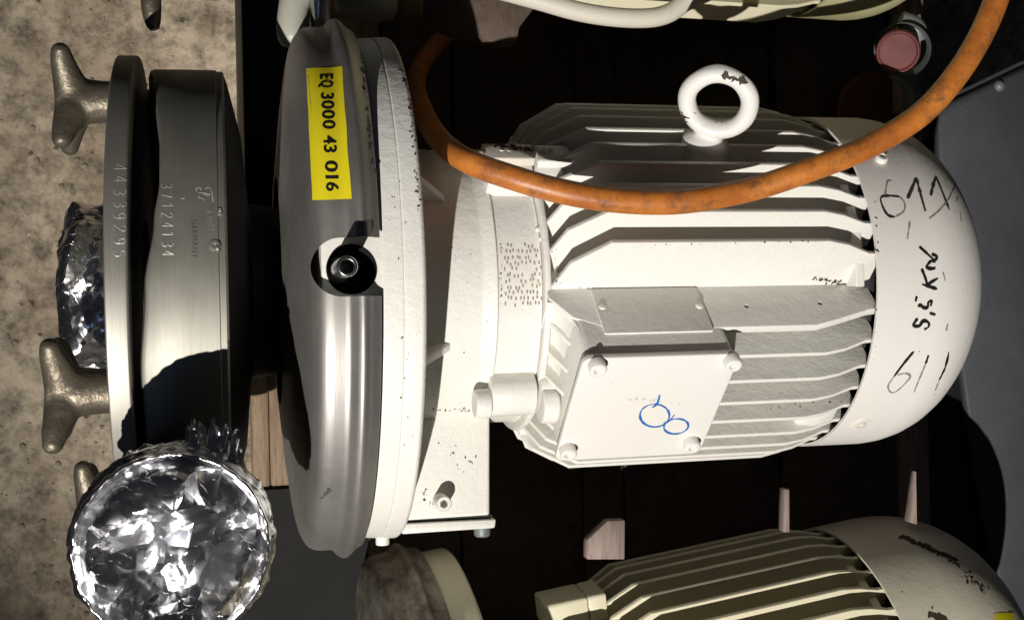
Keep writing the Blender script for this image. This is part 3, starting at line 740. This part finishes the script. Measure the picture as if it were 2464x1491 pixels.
# ------------------------------------------------------------ foil caps
rng = random.Random(3)
folds = [(rng.uniform(0, math.pi), rng.uniform(.022, .075), rng.uniform(0, 1), rng.uniform(-1, 1)) for _ in range(12)]
def crumple(p, amp):
    q = p+Vector((noise.noise(p*28), noise.noise(p*28+Vector((5, 5, 5))), noise.noise(p*28+Vector((9, 1, 2)))))*.009
    h = 0
    for a, w_, ph, s in folds:
        t = (q.x*math.cos(a)+q.y*math.sin(a)+q.z*.5)/w_+ph
        h += s*w_*abs((t % 1)-.5)*max(0, .5+1.3*noise.noise(q*16+Vector((a*7, 0, 0))))
    return h*amp
from mathutils.geometry import delaunay_2d_cdt
def facets(name, pts, edge, fmap, mat, parent):
    """crumpled sheet: flat facets between random crease points"""
    P = [Vector(p) for p in edge]+[Vector(p) for p in pts]; n = len(edge)
    co, ed, fa = delaunay_2d_cdt(P, [], [tuple(range(n))], 1, 1e-7)[:3]
    o = mesh(name, [fmap(c, i < n) for i, c in enumerate(co)], [tuple(f) for f in fa], mat, parent, smooth=False)
    bm = bmesh.new(); bm.from_mesh(o.data); bmesh.ops.subdivide_edges(bm, edges=bm.edges, cuts=1, use_grid_fill=True); inner = [v for v in bm.verts if not v.is_boundary]
    for _ in range(1): bmesh.ops.smooth_vert(bm, verts=inner, factor=.30, use_axis_x=True, use_axis_y=True, use_axis_z=True)
    for f in bm.faces: f.smooth = True
    bm.normal_update()
    for e in bm.edges: e.smooth = not (len(e.link_faces) == 2 and e.calc_face_angle(0) > math.radians(26))
    bm.to_mesh(o.data); bm.free(); return o
cap1 = empty('foil_cap', (dc.x, dc.y, .201)); tag(cap1, 'crumpled aluminium foil cap over the round discharge port, facing up in the lower left corner', 'foil', 'foil caps on the pump ports')
vs = []; fs = []; NA, NR = 240, 70; Rr = .0480
prof = [(Rr*(.90+.03*i/34), 0.0) for i in range(35)]+[(Rr*.945, .0006), (Rr*.965, .0022), (Rr*.985, .0030), (Rr*1.0, .0024), (Rr*1.012, .0004), (Rr*1.014, -.002), (Rr*1.02, -.0045)]+[(Rr*(1.045-.02*math.sin(i*.8)), -.0045-.0014*i) for i in range(1, 15)]
for i, (r, z) in enumerate(prof):
    for k in range(NA):
        t = 2*math.pi*k/NA; rr = r; zz = z
        p = Vector((r*math.cos(t), r*math.sin(t), z))
        if i < 35:
            zz += .0003*noise.noise(p*500)-.0014*(1-i/34)
        else:
            g = Vector((math.cos(t)*3, math.sin(t)*3, z*60)); rr += .0009*noise.noise(p*220)+(.0022*abs(noise.noise(g*2.3)) if i > 41 else 0)+.0016*noise.noise(g*1.1)*(i > 41)
            if i > 46: zz += .006*noise.noise(Vector((math.cos(t)*4, math.sin(t)*4, 3)))*(i-46)/9; rr += .0015*noise.noise(Vector((math.cos(t)*9, math.sin(t)*9, z*90)))*(i-46)/9
            zz += .0005*noise.noise(Vector((t*14, 0, 0)))
        vs.append((rr*math.cos(t), rr*math.sin(t), zz+.0108))
for i in range(len(prof)-1):
    for k in range(NA): a = i*NA+k; b = i*NA+(k+1) % NA; fs.append((a, b, b+NA, a+NA))
mesh('wrap', vs, fs, FOIL, cap1, ang=180)
R9 = Rr*.925; pts = []
while len(pts) < 420:
    q = Vector((rng.uniform(-R9, R9), rng.uniform(-R9, R9)))
    if q.length < R9*.985 and noise.noise(Vector((q.x*45, q.y*45, 2)))*1.6+rng.random()*.7 > .30: pts.append(q)
def topmap(c, e):
    p = Vector((c.x, c.y, 0)); f = min(1, (R9-c.length)/.006)
    return (c.x, c.y, .0104+f*(crumple(p, .75)+.0026*noise.noise(p*50)+.00034*rng.uniform(-1, 1)-.0012))
facets('foil_top', pts, [(R9*math.cos(2*math.pi*k/90), R9*math.sin(2*math.pi*k/90)) for k in range(90)], topmap, FOIL, cap1)
# torn tuft of foil sticking out at the back of the cap
vs = []; fs = []
for k in range(16):
    t = math.radians(52+k*1.9); d = Vector((math.cos(t), math.sin(t), 0)); L = .016*(.55+.45*math.sin(math.pi*(16-k)/17))*rng.uniform(.8, 1.15)
    tilt = rng.uniform(-.25, .25); sd = Vector((-d.y, d.x, 0)); b0 = len(vs); p = d*Rr*1.03+Vector((0, 0, -.004+rng.uniform(-.003, .002)))
    for s in range(6):
        f = s/5; wdt = .0021*(1-.45*f); q = p+(d+sd*(.25+tilt))*L*f+Vector((0, 0, .003*math.sin(f*3+k)))
        vs += [q-sd*wdt+Vector((0, 0, rng.uniform(-.0006, .0006))), q+sd*wdt]
    for s in range(5): a = b0+2*s; fs.append((a, a+1, a+3, a+2))
o = mesh('torn_edge', vs, fs, FOIL, cap1, ang=20); m = o.modifiers.new('s', 'SOLIDIFY'); m.thickness = .0002

cap2 = empty('foil_cap', (-.1, 0, 0)); tag(cap2, 'crumpled aluminium foil cap over the suction port between the two star nuts, seen edge on', 'foil', 'foil caps on the pump ports')
L9 = .062; pts = []
while len(pts) < 1700:
    q = Vector((rng.uniform(0, L9), rng.uniform(0, 6.283))); pts.append(Vector((q.x, q.y*.053)))
def sidemap(c, e):
    t = c.y/.053; x = -.0020+c.x*.8; g = Vector((x, .053*math.cos(t), .053*math.sin(t)))
    r = .0535-.010*max(0, (.010-c.x)/.010)**2+crumple(g*1.4, .30)+.0011*noise.noise(Vector((x*30, math.sin(t)*26, math.cos(t)*26)))+(.0006*rng.uniform(-1, 1) if .0005 < t < 6.282 else 0)
    return (x+.0006*noise.noise(g*300), r*math.sin(t), r*math.cos(t))
T9 = 6.283*.053
facets('foil_side', pts, [(L9*k/12, 0) for k in range(12)]+[(L9, T9*k/80) for k in range(80)]+[(L9*(1-k/12), T9) for k in range(12)]+[(0, T9*(1-k/80)) for k in range(80)], sidemap, FOIL, cap2)
pts = [Vector((.0435*math.sqrt(rng.random())*math.cos(a), .0435*math.sqrt(rng.random())*math.sin(a))) for a in [rng.uniform(0, 6.283) for _ in range(260)]]
pts = [p for p in pts if p.length < .0430]
facets('foil_end', pts, [(.0436*math.cos(2*math.pi*k/60), .0436*math.sin(2*math.pi*k/60)) for k in range(60)], lambda c, e: (-.0020-(0 if e else .002+.0008*rng.uniform(-1, 1)), c.x, c.y), FOIL, cap2)

# ------------------------------------------------------------ orange hose
hp = [(2445, -190, .17), (2415, -60, .175), (2372, 60, .175), (2305, 175, .172), (2215, 275, .166), (2090, 352, .160), (1950, 408, .155), (1800, 457, .145), (1640, 485, .142), (1480, 482, .138), (1340, 458, .134), (1225, 425, .127), (1130, 390, .112), (1065, 345, .07), (1022, 280, .0), (1000, 200, -.09), (1030, 130, -.14), (1110, 60, -.165), (1230, 0, -.17), (1360, -90, -.172)]
pts = spline([pz(*p) for p in hp], 14)
hz = mesh('orange_hose', *tube_geo(pts, .0078, 24), HOSE); tag(hz, 'orange rubber hose draped in an arc across the white motor', 'hose')

# ------------------------------------------------------------ second pump below, and motor above
def place(u, v, z, loc, rz):
    p = pz(u, v, z); q = Matrix.Rotation(rz, 3, 'Z') @ Vector(loc); return p-q
rz = math.radians(7.5)
L2 = place(2040, 1262, -.075, (.445, .1265, 0), rz)
r2 = empty('motor_pump', L2, rz); r2.rotation_euler = (math.radians(-15), 0, rz); tag(r2, 'cream motor pump with stained steel shroud, cut off by the bottom of the picture', 'pump', 'motor pumps lying side by side')
core2, fc2 = make_motor(r2, CREAM, CREAM2, box_on=True, cover_end=.572)
lathe('adapter_ring', rnd([(.080, .06), (.080, RING-.003), (.0815, RING), (.102, RING), (.104, RING-.002), (.104, RING-.01), (.096, RING-.012), (.096, .06)], .0012), CREAM, r2, seg=96)
bk2 = lathe('bearing_bracket', rnd([(.09, .04), (.09, .13), (.130, .1015), (.160, .0965), (.1665, .1000), (.1985, .0985), (.1985, .05)], .0015), CREAM, r2, seg=64)
lathe('shroud', rnd([(.022, .08), (.027, .13), (.031, .158), (.0365, .1720), (.042, .1775), (.0580, .1785), (.0640, .1840), (.0675, .1838), (.0710, .1795), (.0800, .1775)], .004, 3), DULL, r2, seg=128)
for x0, x1, mt in ((.1635, .198, CREAM), (.1985, .2135, CREAM)):
    De = Ed*math.cos(.38)-Bd*math.sin(.38); Db = Bd*math.cos(.38)+Ed*math.sin(.38)
    o = mesh('clamp_lug', *prism(rrect(-.016, 0, .016, .022, .003), Xd*x0+De*.106, Db, De, Xd, x1-x0), mt, core2); bev(o, .002, 2)
# a yellow label on its fan cover
bpy.context.view_layer.update()
T2 = [bvh(fc2)]
try: patch('number_label', T2, [(2392, 1474), (2438, 1473), (2440, 1520), (2392, 1520)], YEL, fc2, nu=4, nv=4).parent = None
except Exception as ex: print('label', ex)
o = bpy.data.objects.get('number_label.001')
if o:
    o.parent = fc2; o.matrix_parent_inverse = fc2.matrix_world.inverted()

def adopt(o, par):
    o.parent = par; o.matrix_parent_inverse = par.matrix_world.inverted()
adopt(chips([bvh(fc2)], [(2170, 1292, 2300, 1345, 8, 120, .0030), (2290, 1345, 2370, 1420, 14, 70, .0016), (2240, 1476, 2262, 1486, 4, 16, .0035), (2150, 1400, 2260, 1490, 40, 8, .0012)], None, CHIPM, 'paint_chips'), fc2)
L3 = place(2005, 36, -.045, (.445, -.1265, 0), math.radians(-1))
r3 = empty('electric_motor', L3, math.radians(-1)); tag(r3, 'yellowed cream electric motor, only its finned underside showing along the top of the picture', 'motor')
core3, fc3 = make_motor(r3, CREAM, OLIVE, box_on=False)

# ------------------------------------------------------------ bin at the right
b = empty('storage_bin', (.75, 0, -.60)); tag(b, 'dark grey riveted bin standing along the right edge', 'bin')
BZ = -.20; p1, p2 = pz(2245, 243, BZ), pz(2463, 160, BZ)
poly = []
left = [tuple(pz(u, v, BZ))[:2] for u, v in ((2560, 2200), (2420, 1491), (2350, 1160), (2300, 800), (2262, 420))]
e1 = p1; e2 = p2; ext = e2+(e2-e1)*3
out = [Vector((x, y)) for x, y in left]+[Vector((e1.x+.004, e1.y-.012)), Vector((e1.x+.02, e1.y+.001)), e2.xy, ext.xy, Vector((ext.x, -.62))]
n = len(out); vs = []; fs = []
cen = Vector((.85, -.2))
for z, k in ((-.60, .11), (BZ-.05, .035), (BZ-.016, .010), (BZ-.008, .001), (BZ-.002, .002), (BZ, .006)):
    for q in out:
        dvec = (cen-q).normalized(); vs.append((*(q+dvec*k), z))
for j in range(5):
    for i in range(n): fs.append((j*n+i, j*n+(i+1) % n, (j+1)*n+(i+1) % n, (j+1)*n+i))
fs.append(tuple(5*n+i for i in range(n)))
mesh('shell', [Vector(v)-b.location for v in vs], fs, BIN, b, ang=70)
rim = [Vector((q.x, q.y, BZ-.008)) for q in (Vector((e1.x+.004, e1.y-.010)), Vector((e1.x+.02, e1.y+.004)), e2.xy+Vector((0, .004)), ext.xy)]
mesh('rim', *tube_geo([v-b.location for v in rim], .002, 8), BIN, b)
p = pz(2404, 207, BZ); mesh('rivet', *lathe_geo([(0, .0058), (.0025, .0048), (.0042, .0025), (.0046, 0)], 20, p-b.location, (0, 0, 1)), GREY, b)

# ------------------------------------------------------------ clutter round the pumps
def flatpoly(name, pts, z, h, mat):
    P = [pz(u, v, z) for u, v in pts]; c = sum(P, Vector())/len(P); c.z = z-h
    g = prism([(q.x-c.x, q.y-c.y) for q in P], (0, 0, 0), Xd, (0, 1, 0), (0, 0, 1), h)
    o = mesh(name, *g, mat); o.location = c; bev(o, .0008, 1); return o
o = flatpoly('brown_board', [(1025, -60), (1345, -60), (1250, 66), (1242, 104), (1196, 105), (1025, 60)][::-1], -.025, .016, BROWN); tag(o, 'brown wooden board with a pointed end, top centre beyond the white ring', 'board')
o = flatpoly('wood_offcut', [(962, -40), (1040, -40), (1026, 28), (964, 27)][::-1], -.06, .02, m_wood('tan_wood', (.20, .13, .075), (.33, .23, .14))); tag(o, 'small tan wood offcut at the top edge beside the brown board', 'wood')
# black steel rail left of the shroud
rl = empty('black_rail', (.03, .3, -.60)); tag(rl, 'black steel rail on the floor left of the shroud, running to the top edge', 'rail')
g1 = box(.0175, .0260, .045, .62, -.19, -.176); g2 = box(.0262, .060, .055, .62, -.19, -.182)
bev(mesh('lip', [v-rl.location for v in g1[0]], g1[1], BLACK, rl), .002, 2); bev(mesh('web', [v-rl.location for v in g2[0]], g2[1], BLACK, rl), .002, 2)
g3 = box(.0175, .062, .05, .62, -.60, -.1902); mesh('skirt', [v-rl.location for v in g3[0]], g3[1], BLACK, rl)
# pale lever beside the shroud at the top
pt = [pz(745, -160, -.02), pz(722, -60, -.015), pz(706, 20, -.012), pz(702, 75, -.012), pz(714, 112, -.014)]
o = mesh('lever', *tube_geo(spline(pt, 8), [.0108*(.98 if i < 26 else .98-.5*((i-26)/6)**2) for i in range(33)], 20), paint('aged_grey_white', (.42, .42, .36), spots=.8, chips=.8)); tag(o, 'pale grey rounded lever behind the top of the stainless shroud', 'lever')
o = mesh('steel_tube', *tube_geo([pz(768, -160, .0), pz(772, 40, -.01), pz(773, 90, -.02)], [.0079, .0079, .0079], 24), BRIGHT); tag(o, 'bright steel tube rising from behind the stainless shroud', 'tube')
o = lathe('grey_bell_housing', rnd([(0, 0), (0, .020), (.004, .0235), (.030, .0235), (.038, .017), (.14, .016)], .004), paint('grey_white_old', (.34, .35, .31), spots=.6), None, seg=40, origin=pz(880, 40, -.05), axis=(0.05, 1, 0)); tag(o, 'dull grey round housing end at the top edge right of the steel tube', 'machine part')
# dark spindle and small block hanging into the top left corner
pt = [pz(362, -120, 0), pz(362, -30, 0), pz(364, 20, 0), pz(368, 55, 0), pz(373, 72, 0)]
sp_ = mesh('spindle', *tube_geo(spline(pt, 6), [.0068]*10+[.0068-.0038*(i/14)**1.6 for i in range(15)], 18), BRONZE); tag(sp_, 'black pointed spindle reaching in at the top edge above the left star nut', 'spindle')
p = pz(495, -60, -.04); bk = prism(rrect(-.0115, -.02, .0115, .0215, .003), (0, 0, 0), Xd, (0, 1, 0), (0, 0, 1), .016)
o = mesh('grey_block', *bk, CAST); o.location = Vector(pz(493, 2, -.05))+Vector((0, .020, 0)); bev(o, .001, 1); tag(o, 'small grey metal block at the top edge right of the spindle', 'metal block')
# dirty white bent pipe across the top
pt = [pz(1180, -30, .0), pz(1290, 0, .0), pz(1390, 28, .0), (pz(1480, 42, .0)), pz(1560, 44, .0), pz(1610, 32, .0), pz(1655, 2, .0), pz(1730, -30, .0)]
o = mesh('bent_pipe', *tube_geo(spline(pt, 8), .0072, 20), RUSTY); tag(o, 'dirty white bent pipe along the top edge in front of the yellowed motor', 'pipe')
# red roller in its grey bracket, top right
cb = pz(2160, 125, -.02); r4 = empty('red_roller', cb); tag(r4, 'faded red roller in a grey bracket, top right under the hose', 'roller')
ax = Vector((-.55, -.35, .75)).normalized()
lathe('wheel', rnd([(-.02, 0), (-.02, .016), (.0, .0175), (.002, .0165), (.002, .0155), (.0, .0145), (.0, 0)], .0015), RED, r4, seg=40, origin=(.0, 0, 0), axis=ax)
lathe('bracket', rnd([(-.024, .019), (-.014, .0225), (-.012, .0225), (-.022, .0185)], .001), GREY, r4, seg=40, origin=(.003, -.001, 0), axis=ax)
q0 = pz(2118, 55, -.03)-cb; 
for s in ((2165, 52, 2205, 95), (2150, 175, 2200, 260)):
    A, B_ = pz(s[0], s[1], -.035)-cb, pz(s[2], s[3], -.035)-cb
    o = mesh('arm', *tube_geo(spline([A, (A+B_)/2+Vector((.004, .002, .003)), B_], 6), .0085 if s[1] < 100 else .006, 12), GREY, r4)
o = mesh('wire_loop', *tube_geo(spline([pz(2172, 205, -.09), pz(2196, 235, -.085), pz(2212, 275, -.085), pz(2205, 300, -.09)], 8), .0024, 12), plain('white_wire', (.6, .62, .58), .5)); tag(o, 'short white wire loop below the red roller beside the hose', 'wire')
c5 = pz(2100, 262, -.13); o = lathe('dark_red_drum', rnd([(-.05, 0), (-.05, .032), (0, .034), (.002, .030), (.0, 0)], .003), DRED, None, seg=48, origin=c5, axis=(-.2, -.1, 1)); tag(o, 'dark red drum in shadow behind the fan cover of the white motor', 'drum')
pt = [pz(2160, -60, -.06), pz(2163, 0, -.07), pz(2175, 40, -.08)]
o = mesh('rusty_rod', *tube_geo(pt, .006, 14), plain('rusty_rod', (.20, .10, .06), .6)); tag(o, 'short rusty rod at the top edge above the red roller', 'rod')
# dark panel in the lower left gap under the second pump
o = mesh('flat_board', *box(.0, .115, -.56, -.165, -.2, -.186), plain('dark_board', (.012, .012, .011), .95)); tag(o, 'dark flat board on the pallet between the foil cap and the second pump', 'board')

for k, (quad, lb) in enumerate((([(1412, 1345), (1412, 1300), (1462, 1252), (1504, 1250), (1503, 1345)], 'pale pinkish plate cut to the slanted shape of a lit patch, in the gap above the cream motor'),
                                ([(1886, 1280), (1887, 1176), (1900, 1176), (1900, 1280)], 'thin pale floating plate shaped as a lit strip behind the cream motor, middle of the dark gap'),
                                ([(2190, 1256), (2197, 1205), (2205, 1132), (2207, 1262)], 'narrow pale plate shaped as a lit sliver of board in the dark gap nearest the storage bin'))):
    o = flatpoly('lit_strip_plate', quad, -.03, .010, PINKW); tag(o, lb, 'board')  # thin floating plates; edges of the lit strips are put into their outlines

# loose grit and small stones on the concrete
rg = random.Random(11); vs = []; fs = []
for _ in range(420):
    p = pz(rg.uniform(-60, 640), rg.uniform(-40, 1540), -.60); r = .0012+.0030*rg.random()**3; o0 = len(vs); k = 6
    for z, q in ((0, 1), (.5, .85)):
        for j in range(k): t = 2*math.pi*j/k+rg.random()*.6; vs.append((p.x+r*q*math.cos(t)*rg.uniform(.7, 1.2), p.y+r*q*math.sin(t)*rg.uniform(.7, 1.2), -.6005+r*z*1.2))
    vs.append((p.x, p.y, -.6005+r*.8))
    fs += [(o0+j, o0+(j+1) % k, o0+k+(j+1) % k, o0+k+j) for j in range(k)]+[(o0+k+j, o0+k+(j+1) % k, o0+2*k) for j in range(k)]
g = mesh('grit', vs, fs, plain('grit_stone', (.50, .43, .33), .85, var=.6, scale=40), None, smooth=False); tag(g, 'loose grit and tiny stones scattered on the worn concrete floor', 'grit', kind='stuff')

o = flatpoly('pale_board', [(2163, -40), (2224, -40), (2207, 268), (2168, 268)][::-1], -.075, .014, PINKW); tag(o, 'pale worn board standing behind the red roller at the top right', 'board')
